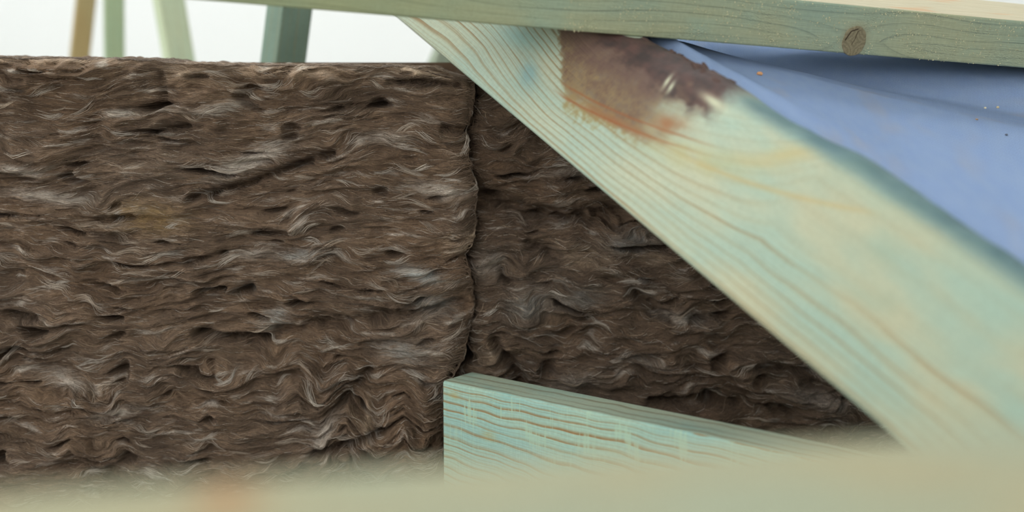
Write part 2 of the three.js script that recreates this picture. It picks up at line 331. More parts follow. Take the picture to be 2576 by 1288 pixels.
    // bark left on the wane
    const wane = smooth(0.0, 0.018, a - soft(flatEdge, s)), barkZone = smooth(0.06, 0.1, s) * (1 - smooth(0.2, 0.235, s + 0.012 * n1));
    const bark = clamp(barkZone * smooth(-0.01, 0.004, a - 0.096 + 0.012 * n1) * 1.2);
    put(c, mix3([92, 66, 60], [58, 48, 46], clamp(0.5 + 0.9 * n1)), bark);
    put(c, [170, 140, 104], 0.7 * bark * smooth(0.15, 0.5, n2));
    put(c, [206, 210, 180], 0.9 * clamp(blob(s, a, 0.166, 0.1, 0.002, 0.007, 0.2) + blob(s, a, 0.173, 0.098, 0.002, 0.006, 0.2) + blob(s, a, 0.215, 0.108, 0.014, 0.004)));
    // shade of the rounded wane, painted in as a darker blue-green
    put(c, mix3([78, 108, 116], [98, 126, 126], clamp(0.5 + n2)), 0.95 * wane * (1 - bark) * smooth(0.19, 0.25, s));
    if (bark > 0.3) c[3] += 0.6 * n1;
    return c;
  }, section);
  // cut by the underside of the beam
  const dn = V(...BR1).dot(beamUp);
  const cutAt = (a, b) => { const p = braceAt(0, a, b).sub(BEAM0); return -p.dot(beamUp) / dn; };
  const g = sweep({ section, s0, s1, stations: 170, place: braceAt, startOf: (q, j) => { let a = cutAt(q[0], q[1]); for (let k = 0; k < 5; k++) { const p = section(Math.max(s0, a))[j]; a = cutAt(p[0], p[1]); } return Math.max(s0, a); } });
  void E2;
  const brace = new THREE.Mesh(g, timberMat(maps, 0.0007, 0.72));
  const barks = [], br = mulberry(5), barkMat = new THREE.MeshStandardMaterial({ color: 0x54403a, roughness: 0.95 });
  for (let i = 0; i < 14; i++) {
    const s = 0.1 + br() * 0.1, fe = soft(flatEdge, s), oe = soft(outEdge, s), k = 0.35 + 0.6 * br(), a = mix(fe, oe, Math.sin(k * Math.PI / 2)), b = -0.031 * (1 - Math.cos(k * Math.PI / 2));
    const f = new THREE.DodecahedronGeometry(0.0045, 1); const P = f.attributes.position;
    for (let j = 0; j < P.count; j++) { const w = 1 + 0.5 * noise(P.getX(j) * 400 + i * 7, P.getY(j) * 400 + P.getZ(j) * 300); P.setXYZ(j, P.getX(j) * w * (1.2 + br() * 0.02), P.getY(j) * w * 0.6, P.getZ(j) * w * 0.18); }
    f.rotateX(-k * 1.3); f.rotateZ((br() - 0.5) * 1.2);
    f.applyMatrix4(new THREE.Matrix4().makeBasis(BR1, BR2, BRN).setPosition(braceAt(s, a, b))); f.deleteAttribute('uv'); f.computeVertexNormals(); barks.push(f);
  }
  part(new THREE.Mesh(mergeGeometries(barks), barkMat), 'bark', brace, { label: 'dark bark scraps left on the waney edge' });
  top(brace, 'diagonal_brace', 'pale green diagonal timber brace with a bark-stained waney edge', 'timber');
}

// short joist standing on edge in front of the insulation
{
  const dir = V(0.264, 0, 0.2092).normalize(), front = V(-dir.z, 0, dir.x), h = 0.1367 - FLOOR, F = frameOf(V(-0.0648, FLOOR, 0.0332), dir, front);
  const up = F.e2.y > 0, pts = resample(roundedSection(h, 0.045, 0.003), 0.004);
  const at = (s, a, b) => V(-0.0648, FLOOR, 0.0332).addScaledVector(dir, s).addScaledVector(V(0, 1, 0), a).addScaledVector(front, b);
  void up;
  const s0 = 0, s1 = 0.75;
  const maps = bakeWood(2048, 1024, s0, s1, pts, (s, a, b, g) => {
    const frontFace = b > -0.002, t = h - a;
    const r = 0.1035 + t - 0.09 * s * smooth(0.015, 0.09, t) - 0.01 * s - 0.5 * b + 0.004 * fbm(s * 9, t * 14) + 0.0012 * noise(s * 38, t * 40);
    const mill = 0.5 + 0.5 * noise(s * 26 + 1, 3.3);
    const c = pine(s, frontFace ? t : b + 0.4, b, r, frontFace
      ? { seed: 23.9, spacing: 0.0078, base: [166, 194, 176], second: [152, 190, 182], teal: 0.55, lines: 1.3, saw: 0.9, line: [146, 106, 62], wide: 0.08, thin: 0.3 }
      : { seed: 23.9, spacing: 0.0062, base: [184, 196, 172], second: [166, 190, 174], teal: 0.25, lines: 0.95, saw: 0.5, line: [124, 106, 78], wide: 0.1 });  // top face given a lighter base in place of overhead light
    if (frontFace) { // scrape marks across the grain take the brown off
      const scrape = smooth(0.2, 0.65, 0.9 * noise(s * 45 + 2, t * 40) + 0.55 * noise(s * 420, t * 25) + 0.3 * noise(s * 1100, t * 30)) * smooth(0.08, 0.02, t), m = mix3(c, [172, 200, 176], 0.75 * scrape);
      c[0] = m[0]; c[1] = m[1]; c[2] = m[2];
      const ochre = Math.exp(-(((s - 0.014) / 0.006) ** 2 + ((t - 0.012) / 0.004) ** 2)), o2 = Math.exp(-(((s - 0.055) / 0.008) ** 2 + ((t - 0.043) / 0.005) ** 2));
      const m2 = mix3(c, [178, 150, 84], 0.7 * clamp(ochre + o2) * (0.5 + 0.5 * noise(t * 1600, s * 50)));
      c[0] = m2[0]; c[1] = m2[1]; c[2] = m2[2];
    }
    void mill;
    return c;
  });
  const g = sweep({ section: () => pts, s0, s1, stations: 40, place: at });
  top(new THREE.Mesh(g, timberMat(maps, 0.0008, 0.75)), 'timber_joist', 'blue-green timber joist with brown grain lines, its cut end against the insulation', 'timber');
}

// rail close to the viewer, along the lower edge of the view
{
  const A = V(-0.1447, 0.3186, 0.8548), B = V(0.1688, 0.3186, 0.794), dir = B.clone().sub(A).normalize(), back = V(dir.z, 0, -dir.x);
  // section: a from the back edge towards the viewer, b downwards from the top face
  const w = 0.12, at = (s, a, b) => A.clone().addScaledVector(dir, s).addScaledVector(back, -a).addScaledVector(V(0, 1, 0), b);
  const pts = resample(roundedSection(w, 0.045, 0.003), 0.006), s0 = -0.9, s1 = 1.3;
  const maps = bakeWood(1536, 360, s0, s1, pts, (s, a, b) => {
    const c = pine(s, a, b, 0.2 + a + 0.4 * b + 0.006 * noise(s * 4, a * 8), { seed: 41.1, spacing: 0.009, base: [162, 154, 121], second: [151, 158, 134], teal: 0.12, lines: 0.35, saw: 0.3 });
    for (const [cs, ca, r] of [[0.063, 0.02, 0.009], [-0.012, 0.035, 0.013]]) { const k = Math.exp(-(((s - cs) / r) ** 2 + ((a - ca) / (r * 1.6)) ** 2)), m = mix3(c, [164, 112, 66], 0.65 * clamp(k * 1.2)); c[0] = m[0]; c[1] = m[1]; c[2] = m[2]; }
    return c;
  });
  const g = sweep({ section: () => pts, s0, s1, stations: 30, place: at });
  const rail = new THREE.Mesh(g, timberMat(maps));
  top(rail, 'timber_rail', 'blurred pale green timber rail along the bottom edge, close to the viewer', 'timber');
}

// battens behind the insulation
function batten(x, y, z, lean, w, d, yaw, tone, label, height = 1.1, leanZ = 0) {
  // (x, y, z): middle of the batten at that height; lean: sideways shift per metre of height
  const axis = V(lean, 1, leanZ).normalize(), q = new THREE.Quaternion().setFromAxisAngle(V(0, 1, 0), yaw), front = V(0, 0, 1).applyQuaternion(q);
  const foot = V(x, y, z).addScaledVector(axis, (FLOOR - y) / axis.y);
  const F = frameOf(foot, axis, front), pts = resample(roundedSection(w, d, 0.002), 0.006), s1 = height;
  const maps = bakeWood(512, 128, 0, s1, pts, (s, a, b, g) => pine(s, g, b, a + 0.5 * b + 0.1, { seed: 50 + x * 9, spacing: 0.008, base: tone, second: mix3(tone, MINT, 0.2), teal: 0.05, lines: 0.3, saw: 0.3 }));
  const g = sweep({ section: () => pts, s0: 0, s1, stations: 6, place: (s, a, b) => F.place(s, a - w / 2, b + d / 2) });
  const P = g.attributes.position; for (let i = 0; i < P.count; i++) P.setY(i, Math.max(P.getY(i), FLOOR)); // the foot is cut level with the floor
  top(new THREE.Mesh(g, timberMat(maps)), 'batten', label, 'batten', { group: 'battens behind the insulation' });
}
batten(-0.6574, 0.4759, -0.78, 0.164, 0.028, 0.028, 0.42, [172, 150, 104], 'brownish leaning batten, leftmost of those behind the insulation');
batten(-0.5845, 0.4743, -0.7, 0.04, 0.028, 0.028, 0.38, [166, 184, 150], 'thin upright green batten, second from the left behind the insulation');
batten(-0.4776, 0.473, -0.6276, -0.132, 0.037, 0.037, 0.5, [202, 214, 182], 'pale green batten leaning to the left, third behind the insulation');
batten(-0.2562, 0.467, -0.272, 0.153, 0.0385, 0.0385, 0.68, [112, 133, 118], 'dark green batten nearest behind the insulation, leaning right');
batten(-0.0945, 0.44, -0.622, 0.45, 0.03, 0.03, 0.4, [150, 160, 142], 'grey-green batten half hidden behind the diagonal brace');

// ---------------------------------------------------------------- blue fabric sheet
{
  const ridge = [[0.055, 0.4615, 0.03], [0.0951, 0.4572, 0.0634], [0.1465, 0.4529, 0.0438], [0.1828, 0.4434, 0.0453], [0.2316, 0.4308, 0.0473], [0.2682, 0.4224, 0.0487], [0.3058, 0.4138, 0.045], [0.3441, 0.4052, 0.0413], [0.4007, 0.3937, 0.038], [0.4662, 0.3802, 0.0351], [0.552, 0.3635, 0.0276]];
  const dark = [[0.055, 0.4655, -0.05], [0.1031, 0.4597, -0.0332], [0.1562, 0.4556, -0.0325], [0.1949, 0.4522, -0.032], [0.2468, 0.4436, -0.0306], [0.2858, 0.441, -0.0302], [0.3245, 0.4361, -0.0295], [0.3636, 0.4317, -0.0287], [0.4216, 0.4257, -0.0278], [0.4883, 0.4186, -0.0267], [0.5732, 0.4092, -0.0252]];
  const along = [0.03, 0.077, 0.143, 0.186, 0.25, 0.292, 0.328, 0.369, 0.426, 0.484, 0.551];
  const line = (l) => new THREE.CatmullRomCurve3(l.map((p) => V(...p)), false, 'centripetal');
  const R = line(ridge), D = line(dark), S = new THREE.SplineCurve(along.map((s, i) => new THREE.Vector2(i / 10, s)));
  const nu = 220, nv = 120, pos = [], uv = [], idx = [];
  for (let i = 0; i <= nu; i++) {
    const f = i / nu, s = S.getPoint(f).y, r = R.getPoint(f), d = D.getPoint(f), crisp = 1 - smooth(0.35, 0.75, f);
    const under = braceAt(s, 0.07, -0.052), edge = braceAt(s, 0.14, -0.05), mid = edge.clone().lerp(r, 0.5).addScaledVector(BRN, -0.004);
    const valley = r.clone().lerp(d, 0.3); valley.y -= mix(0.006, 0.016, crisp);
    const back = d.clone().add(V(0, 0.016, -0.06)), fall = d.clone().add(V(0, 0.004, -0.12));
    const c = new THREE.CatmullRomCurve3([under, edge, mid, r.clone().lerp(mid, 0.12), r, valley, d, back, fall], false, 'centripetal');
    for (let j = 0; j <= nv; j++) {
      const p = c.getPoint(j / nv);
      p.y += 0.0009 * fbm(p.x * 14, p.z * 14);
      pos.push(p.x, p.y, p.z); uv.push(f, j / nv);
    }
  }
  for (let i = 0; i < nu; i++) for (let j = 0; j < nv; j++) { const a = i * (nv + 1) + j, b = a + nv + 1; idx.push(a, b, a + 1, a + 1, b, b + 1); }
  const g = new THREE.BufferGeometry();
  g.setAttribute('position', new THREE.Float32BufferAttribute(pos, 3)); g.setAttribute('uv', new THREE.Float32BufferAttribute(uv, 2)); g.setIndex(idx); g.computeVertexNormals();
  const N = 64, weave = (i, j) => { const x = i / N * 8, y = j / N * 8, over = ((Math.floor(x) + Math.floor(y)) & 3) < 2, t = over ? Math.sin((x % 1) * Math.PI) : Math.sin((y % 1) * Math.PI); return [t, over]; };
  const bmp = mapTexture(N, N, (i, j) => { const t = weave(i, j)[0] * 255; return [t, t, t]; }, false);
  bmp.repeat.set(0.55 / 0.008, 0.42 / 0.008);
  // blue cloth with faint tan dust stains in patches all over it
  const TW = 1536, THh = 1024;
  const col = mapTexture(TW, THh, (i, j) => {
    const f = i / TW, v = j / THh, thread = 0.93 + 0.07 * weave((i * 5) % N, (j * 5) % N)[0];
    const c = mix3([143, 166, 206], [150, 171, 206], 0.5 + 0.5 * noise(f * 40, v * 40));
    return mix3(c, [164, 168, 184], 0.5 * smooth(0.05, 0.6, fbm(f * 7 + 3, v * 9))).map((q) => q * thread);
  }, true);
  const cloth = new THREE.MeshPhysicalMaterial({ map: col, bumpMap: bmp, bumpScale: 0.00025, roughness: 0.9, specularIntensity: 0.15, side: THREE.DoubleSide });
  top(new THREE.Mesh(g, cloth), 'fabric_sheet', 'blue woven fabric sheet draped beyond the diagonal brace, under the beam', 'fabric');
  // crumbs lying on it
  const crumbs = [[0.2149, 0.4239, 0.083, 0.0022, 0xd8a070, 'orange wood crumb on the blue sheet near the brace'], [0.4372, 0.3965, 0.0236, 0.0011, 0xe6dcc0, 'pale wood crumb on the blue sheet below the beam'], [0.4507, 0.3972, 0.0191, 0.0013, 0xe2d0a8, 'pale flat wood splinter on the blue sheet below the beam'], [0.4143, 0.3832, 0.0593, 0.001, 0xb09070, 'tiny brown crumb on the blue sheet'], [0.433, 0.3708, 0.0808, 0.0011, 0x5c6472, 'tiny dark crumb on the blue sheet, lowest on the right']];
  const P = g.attributes.position, rr = mulberry(8);
  for (const [x, y, z, r, color, label] of crumbs) {
    let best = 1e9, at = 0; // rest on the nearest point of the sheet
    for (let i = 0; i < P.count; i++) { const dd = (P.getX(i) - x) ** 2 + (P.getY(i) - y) ** 2 + (P.getZ(i) - z) ** 2; if (dd < best) { best = dd; at = i; } }
    const k = new THREE.IcosahedronGeometry(r, 1), Q = k.attributes.position; for (let i = 0; i < Q.count; i++) { const w = 1 + 0.35 * noise(Q.getX(i) * 900 + r * 9e3, Q.getY(i) * 900 + Q.getZ(i) * 500); Q.setXYZ(i, Q.getX(i) * w * 1.4, Q.getY(i) * w * 0.8, Q.getZ(i) * w); }
    k.computeVertexNormals();
    const m = new THREE.Mesh(k, new THREE.MeshStandardMaterial({ color, roughness: 0.9 }));
    m.position.fromBufferAttribute(P, at).add(V().fromBufferAttribute(g.attributes.normal, at).multiplyScalar(r * 0.5 * Math.sign(g.attributes.normal.getY(at)))); m.rotation.y = rr() * 3;
    top(m, 'wood_crumb', label, 'crumb', { group: 'crumbs on the blue sheet' });
  }
}

// sawdust caught on the rough face of the beam
{
  const rnd = mulberry(91), geo = new THREE.TetrahedronGeometry(0.00065), pts = [];
  for (let i = 0; i < 5200 && pts.length < 2600; i++) {
    const s = 0.3 + rnd() * 0.6, a = rnd() * BW * 0.97, keep = noise(s * 34 + 3, a * 70) * 0.9 + 0.28 + 0.35 * smooth(BW * 0.7, BW, a);
    if (rnd() < keep * 0.7) pts.push([s, a]);
  }
  const m = new THREE.InstancedMesh(geo, new THREE.MeshStandardMaterial({ color: 0xc9c4a0, roughness: 1 }), pts.length), o = new THREE.Object3D();
  pts.forEach(([s, a], i) => { o.position.copy(beamAt(s, a, 0.0001)); o.rotation.set(rnd() * 6, rnd() * 6, rnd() * 6); const k = 0.5 + rnd() * 0.9; o.scale.set(k * (1 + rnd()), k * 0.7, k); o.updateMatrix(); m.setMatrixAt(i, o.matrix); });
  top(m, 'sawdust', 'fine pale sawdust clinging to the beam around its knot', 'sawdust', { kind: 'stuff' });
}

// ---------------------------------------------------------------- mineral wool batts
const bump2 = (x, y, [cx, cy, rx, ry, turn]) => { const dx = x - cx, dy = y - cy, c = Math.cos(turn), s = Math.sin(turn), p = (c * dx + s * dy) / rx, q = (-s * dx + c * dy) / ry; return p * p + q * q > 9 ? 0 : Math.exp(-(p * p + q * q)); };
function toLine(x, y, l) { let best = 1e9; for (let i = 1; i < l.length; i++) { const [ax, ay] = l[i - 1], [bx, by] = l[i], dx = bx - ax, dy = by - ay, t = clamp(((x - ax) * dx + (y - ay) * dy) / (dx * dx + dy * dy)); best = Math.min(best, Math.hypot(x - ax - t * dx, y - ay - t * dy)); } return best; }
const DARK = [0.128, 0.083, 0.053], MID = [0.205, 0.134, 0.085], PALE = [0.66, 0.59, 0.51], GREY = [0.42, 0.42, 0.39], TAN = [0.54, 0.4, 0.28], OCHRE = [0.33, 0.215, 0.09];
function woolBatt(o) {
  const rnd = mulberry(o.seed), S = o.seed * 1.37, step = 0.001, R = 0.011, RS = 0.018, TH = 0.12;
  const gx0 = o.x0 - 0.02, gx1 = o.x1 + 0.02, gy0 = FLOOR - 0.01, gy1 = 0.46, nx = Math.round((gx1 - gx0) / step) + 1, ny = Math.round((gy1 - gy0) / step) + 1;
  const Wg = new Float32Array(nx * ny), H = new Float32Array(nx * ny), tone = new Float32Array(nx * ny * 3);
  for (let j = 0; j < ny; j++) for (let i = 0; i < nx; i++) {
    const x = gx0 + i * step, y = gy0 + j * step, k = j * nx + i, amp = 1 + o.wavy * smooth(0.22, 0.06, y);
    const tangle = 0.25 + 1.3 * smooth(-0.35, 0.5, noise(x / 0.075 + S * 3, y / 0.05 + 2));
    let w = 0.014 * noise(x / 0.15 + S, y / 0.1) + amp * o.swirl * tangle * (0.0074 * noise(x / 0.055 + S * 2, y / 0.032) + 0.0019 * noise(x / 0.02, y / 0.012 + S));
    for (const [cx, cy, rx, ry, a, l, ph] of o.chevrons) { const e = bump2(x, y, [cx, cy, rx, ry, 0]); if (e > 1e-3) { const q = (x - cx) / l + ph; w += a * e * (1 - 2 * Math.abs(2 * (q - Math.floor(q + 0.5)))); } }
    Wg[k] = w;
    const q = y - w;
    let h = 0.013 * noise(x / 0.085 + S, q / 0.034) + 0.008 * noise(x / 0.038, q / 0.013 + S);
    h += 0.0165 * (0.4 - Math.abs(noise(x / 0.045 + S, q / 0.0105))) * (0.5 + 0.5 * tangle);
    h += 0.0055 * (0.4 - Math.abs(noise(x / 0.022 + S * 3, q / 0.0045)));
    h += 0.0009 * noise(x / 0.007, q / 0.0022);
    h += 0.1 * Math.min(0, noise(x / 0.042 + S * 5, q / 0.0105) + 0.54);      // pockets between the layers
    h += (o.swirl - 1) * 0.014 * noise(x / 0.026 + S, y / 0.02);
    for (const b of o.bulges) h += b[5] * bump2(x, y, b);
    for (const [l, width, depth] of o.creases) { const d = toLine(x, y, l); if (d < width * 3) { const rag = 1 + 0.5 * noise(x / 0.01, q / 0.006); h -= 2.1 * depth * rag * Math.exp(-((d / width) ** 2)); } }
    // fibre colours by layer
    const lay = 0.42 + 1.0 * (0.5 * noise(x / 0.06 + S, q / 0.02) + 0.55 * noise(x / 0.028, q / 0.007 + S) + 0.5 * noise(x / 0.013, q / 0.0026));
    let c = mix3(DARK, MID, clamp(lay * 1.15));
    const warm = noise(x / 0.12 + S, y / 0.09 + 4);
    c = [c[0] * (1 + 0.06 * warm), c[1], c[2] * (1 - 0.08 * warm)];
    c = mix3(c, PALE, 0.55 * smooth(0.38, 0.85, noise(x / 0.03 + S * 4, q / 0.006) + 0.35 * noise(x / 0.012, q / 0.002)));
    for (const t of o.tufts) { const e = bump2(x, y, t); if (e > 0.02) { const m = clamp(e * 1.5 * (0.75 + 0.8 * noise(x / 0.012, q / 0.0022))); c = mix3(c, t[5], m * t[6]); h += e * (t[7] ?? 0.0035); } }
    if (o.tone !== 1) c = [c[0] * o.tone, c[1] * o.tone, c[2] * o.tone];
    H[k] = h; tone[k * 3] = c[0]; tone[k * 3 + 1] = c[1]; tone[k * 3 + 2] = c[2];
  }
  const cell = (x, y) => { const fx = clamp((x - gx0) / step, 0, nx - 1.001), fy = clamp((y - gy0) / step, 0, ny - 1.001), i = Math.floor(fx), j = Math.floor(fy); return [i, j, fx - i, fy - j]; };
  const sample = (A, x, y) => { const [i, j, a, b] = cell(x, y), k = j * nx + i; return mix(mix(A[k], A[k + 1], a), mix(A[k + nx], A[k + nx + 1], a), b); };
  const sampleTone = (x, y, c) => { const [i, j, a, b] = cell(x, y), k = (j * nx + i) * 3 + c, r = nx * 3; return mix(mix(tone[k], tone[k + 3], a), mix(tone[k + r], tone[k + r + 3], a), b); };
  const colorAt = (x, y) => { const [i, j] = cell(x, y), k = (j * nx + i) * 3; return [tone[k], tone[k + 1], tone[k + 2]]; };
  const slope = (x, y) => { const e = 0.0012, wx = (sample(Wg, x + e, y) - sample(Wg, x - e, y)) / (2 * e), wy = (sample(Wg, x, y + e) - sample(Wg, x, y - e)) / (2 * e); return wx / Math.max(0.35, 1 - wy); };
  const round = (d, r) => (d >= r ? 0 : d <= 0 ? r : r - Math.sqrt(Math.max(0, r * r - (r - d) * (r - d))));
  const surface = (x, y) => { const dt = o.top(x) - y, ds = Math.min(x - o.left(y), o.right(y) - x); return o.z - round(dt, R) - round(ds, RS) + sample(H, x, y) * smooth(-0.002, 0.012, dt); };

  // skin of the body: fine streaks of fibre colour and relief along the layers
  const TX = 2048, TY = Math.min(2048, Math.round(2048 * (gy1 - gy0) / (gx1 - gx0))), skin = new Uint8Array(TX * TY * 4), relief = new Uint8Array(TX * TY * 4);
  const enc = (v) => 255 * (v <= 0.0031308 ? 12.92 * v : 1.055 * Math.pow(v, 1 / 2.4) - 0.055);
  for (let j = 0; j < TY; j++) for (let i = 0; i < TX; i++) {
    const x = gx0 + (i + 0.5) / TX * (gx1 - gx0), y = gy0 + (j + 0.5) / TY * (gy1 - gy0), q = y - sample(Wg, x, y), k = (j * TX + i) * 4;
    const fine = 0.6 * noise(x / 0.006 + S, q / 0.0009) + 0.55 * noise(x / 0.0028, q / 0.00048 + S) + 0.3 * noise(x / 0.0011, y / 0.0009), m = Math.max(0.5, 1 + 0.45 * fine);
    for (let c = 0; c < 3; c++) { skin[k + c] = clamp(enc(clamp(sampleTone(x, y, c) * m)), 0, 255); relief[k + c] = clamp(127 + 120 * fine, 0, 255); }
    skin[k + 3] = relief[k + 3] = 255;
  }
  const asMap = (d, srgb) => { const t = new THREE.DataTexture(d, TX, TY); t.magFilter = THREE.LinearFilter; if (srgb) t.colorSpace = THREE.SRGBColorSpace; t.needsUpdate = true; return t; };

  // body: front, rounded over the top and round both sides
  const g = new THREE.BufferGeometry(), pos = [], col = [], idx = [], cellSize = o.cell;
  const L = 0.06, us = [], vs = [];
  const width = o.x1 - o.x0;
  for (let k = 0; k <= 12; k++) us.push(['l', k / 12]);
  const nf = Math.round(width / cellSize); for (let k = 1; k < nf; k++) us.push(['f', k / nf]);
  for (let k = 0; k <= 12; k++) us.push(['r', k / 12]);
  const nh = Math.round(0.45 / cellSize); for (let k = 0; k < nh; k++) vs.push(['f', k / nh]);
  for (let k = 0; k <= 30; k++) vs.push(['t', k / 30]);
  void L;
  for (const [vk, vf] of vs) for (const [uk, uf] of us) {
    // rows: height share; the front runs to the start of the rounding
    const xm = uk === 'f' ? mix(o.x0, o.x1, uf) : uk === 'l' ? o.x0 : o.x1, yt = o.top(xm);
    let y, zb = 0;
    if (vk === 'f') y = mix(FLOOR, yt - R, vf);
    else if (vf < 0.3) { const q = vf / 0.3 * Math.PI / 2; y = yt - R + R * Math.sin(q); zb = R - R * Math.cos(q); } else { y = yt; zb = mix(R, TH, (vf - 0.3) / 0.7); }
    const xl = o.left(y), xr = o.right(y);
    let x, zs = 0;
    if (uk === 'f') x = mix(xl + RS, xr - RS, uf);
    else { const q = uk === 'l' ? 1 - uf : uf, sg = uk === 'l' ? -1 : 1, edge = uk === 'l' ? xl : xr; if (q < 0.5) { const a = q / 0.5 * Math.PI / 2; x = edge - sg * RS + sg * RS * Math.sin(a); zs = RS - RS * Math.cos(a); } else { x = edge; zs = mix(RS, TH, (q - 0.5) / 0.5); } }
    const back = Math.min(TH, zb + zs), h = sample(H, x, y), face = back < RS ? 1 - back / RS : 0;
    const fuzz = (1 - face) * 0.0022 * (noise(x / 0.012, (y + back) / 0.008) + noise(back / 0.01, x / 0.02));
    pos.push(x + (uk === 'f' ? 0 : (uk === 'l' ? -1 : 1) * fuzz), y + (vk === 't' ? fuzz : 0), o.z - back + h * face);
    col.push((x - gx0) / (gx1 - gx0), (y - Math.max(0, back - R) * 0.9 - gy0) / (gy1 - gy0));
  }
  const nuv = us.length;
  for (let j = 0; j + 1 < vs.length; j++) for (let i = 0; i + 1 < nuv; i++) { const a = j * nuv + i, b = a + nuv; idx.push(a, a + 1, b, a + 1, b + 1, b); }
  { // flat back
    const y1 = o.top(mix(o.x0, o.x1, 0.5)), base = pos.length / 3, xl = o.left(0.2), xr = o.right(0.2);
    for (const [x, y] of [[xl, FLOOR], [xr, FLOOR], [xr, y1], [xl, y1]]) { pos.push(x, y, o.z - TH); col.push(0.5, 0.5); }
    idx.push(base, base + 2, base + 1, base, base + 3, base + 2);
  }
  g.setAttribute('position', new THREE.Float32BufferAttribute(pos, 3)); g.setAttribute('uv', new THREE.Float32BufferAttribute(col, 2)); g.setIndex(idx); g.computeVertexNormals();
  const batt = new THREE.Group();
  part(new THREE.Mesh(g, new THREE.MeshStandardMaterial({ map: asMap(skin, true), bumpMap: asMap(relief, false), bumpScale: 0.002, roughness: 1 })), 'body', batt);

  // fibres: fine ribbons that follow the layers
  const SEG = 8, per = (SEG + 1) * 2, n = o.fibres, P = new Float32Array(n * per * 3), N = new Float32Array(n * per * 3), C = new Float32Array(n * per * 3), I = new Uint32Array(n * SEG * 6);
  let count = 0;
  const px = new Float32Array(SEG + 1), py = new Float32Array(SEG + 1), pz = new Float32Array(SEG + 1);
  let lock = null; // pale wisps: a handful of fibres that run together
  while (count < n) {
    if (lock && --lock.left < 0) lock = null;
    if (!lock && rnd() < o.wisps) { const lx = mix(o.x0, o.x1, rnd()), ly = mix(FLOOR, o.top(lx) - 0.004, rnd()); if (lx > o.left(ly) && lx < o.right(ly)) lock = { x: lx, y: ly, left: 6 + Math.floor(rnd() * 14), wander: (rnd() - 0.5) * 0.9, curl: (rnd() - 0.5) * 0.5, lift: 0.0006 + 0.0016 * rnd(), len: 0.012 + 0.02 * rnd(), color: mix3(mix3(MID, TAN, rnd()), PALE, 0.2 + 0.75 * rnd()), sign: rnd() < 0.5 ? -1 : 1 }; }
    const onTop = !lock && rnd() < o.topShare;
    let x = lock ? lock.x + (rnd() - 0.5) * 0.008 : mix(o.x0, o.x1, rnd()), y;
    const len = lock ? lock.len * (0.7 + 0.5 * rnd()) : (0.009 + 0.022 * rnd() * rnd()) * (onTop ? 0.6 : 1), ds = len / SEG, dirSign = lock ? lock.sign : rnd() < 0.5 ? -1 : 1;
    const stray = !lock && rnd() < 0.016, wander = lock ? lock.wander + (rnd() - 0.5) * 0.22 : (rnd() - 0.5) * (stray ? 1.6 : 0.42) * o.fluff, curl = lock ? lock.curl + (rnd() - 0.5) * 0.15 : (rnd() - 0.5) * (stray ? 0.9 : 0.26), lift = lock ? lock.lift * (0.5 + rnd()) : stray ? 0.0008 + 0.0022 * rnd() : 0.0001 + 0.0009 * rnd() * rnd();
    let zTop = 0, c;
    if (onTop) {
      zTop = rnd() * rnd() * 0.1; y = o.top(x);
      c = colorAt(x, y - 0.004 - rnd() * 0.008);
      let a = (rnd() - 0.5) * 1.4; const up = 0.0004 + 0.002 * rnd() * rnd();
      for (let k = 0; k <= SEG; k++) { const f = k / SEG; px[k] = x; py[k] = o.top(x) + up * Math.sin(f * 2.6) - 0.0004 + 0.0012 * noise(x / 0.012, zTop / 0.01); pz[k] = o.z - R * 0.6 - zTop; x += dirSign * ds * Math.cos(a); zTop += ds * Math.sin(a) * 0.5; a += curl; }
    } else {
      y = lock ? Math.min(lock.y + (rnd() - 0.5) * 0.0012, o.top(x) - 0.001) : mix(FLOOR, o.top(x) - 0.001, rnd());
      if (x < o.left(y) || x > o.right(y)) continue;
      c = colorAt(x, y);
      const th = 0.0006 + rnd() * 0.0004, reach = 0.0006 + 0.0018 * rnd() * rnd();
      for (let k = 0; k <= SEG; k++) {
        const f = k / SEG, over = Math.max(0, x - o.right(y), o.left(y) - x), xe = clamp(x, o.left(y) - reach, o.right(y) + reach), ye = Math.min(y, o.top(x) + 0.0004);
        px[k] = xe; py[k] = ye; pz[k] = surface(clamp(xe, o.left(y) + 0.002, o.right(y) - 0.002), ye) - 0.6 * over + lift * (0.35 + Math.sin(f * Math.PI)) - th * 0.25 + (stray ? 0.0004 * noise(f * 4, count) : 0);
        const edge = Math.exp(-Math.min(x - o.left(y), o.right(y) - x) / 0.008), a = Math.atan(slope(x, y)) + wander * (1 + 2.5 * edge) + o.fluff * 0.45 * noise(x / 0.02 + S, y / 0.014) + edge * 1.3 * noise(x / 0.02, y / 0.016) + curl * (k - SEG / 2) * 0.5;
        x += dirSign * ds * Math.cos(a); y += dirSign * ds * Math.sin(a);
      }
    }
    const pale = rnd(), bright = 0.55 + 0.9 * rnd() * (0.6 + 0.4 * rnd());
    if (lock) c = mix3(c, lock.color, 0.8);
    let cc = [c[0] * bright, c[1] * bright, c[2] * bright];
    if (pale < 0.03) cc = mix3(cc, PALE, 0.65); else if (pale < 0.06) cc = mix3(cc, TAN, 0.6);
    const wid = stray ? 0.00008 : lock ? 0.0001 + 0.00008 * rnd() : 0.00009 + 0.00014 * rnd(), tw = (rnd() - 0.5) * 1.2;
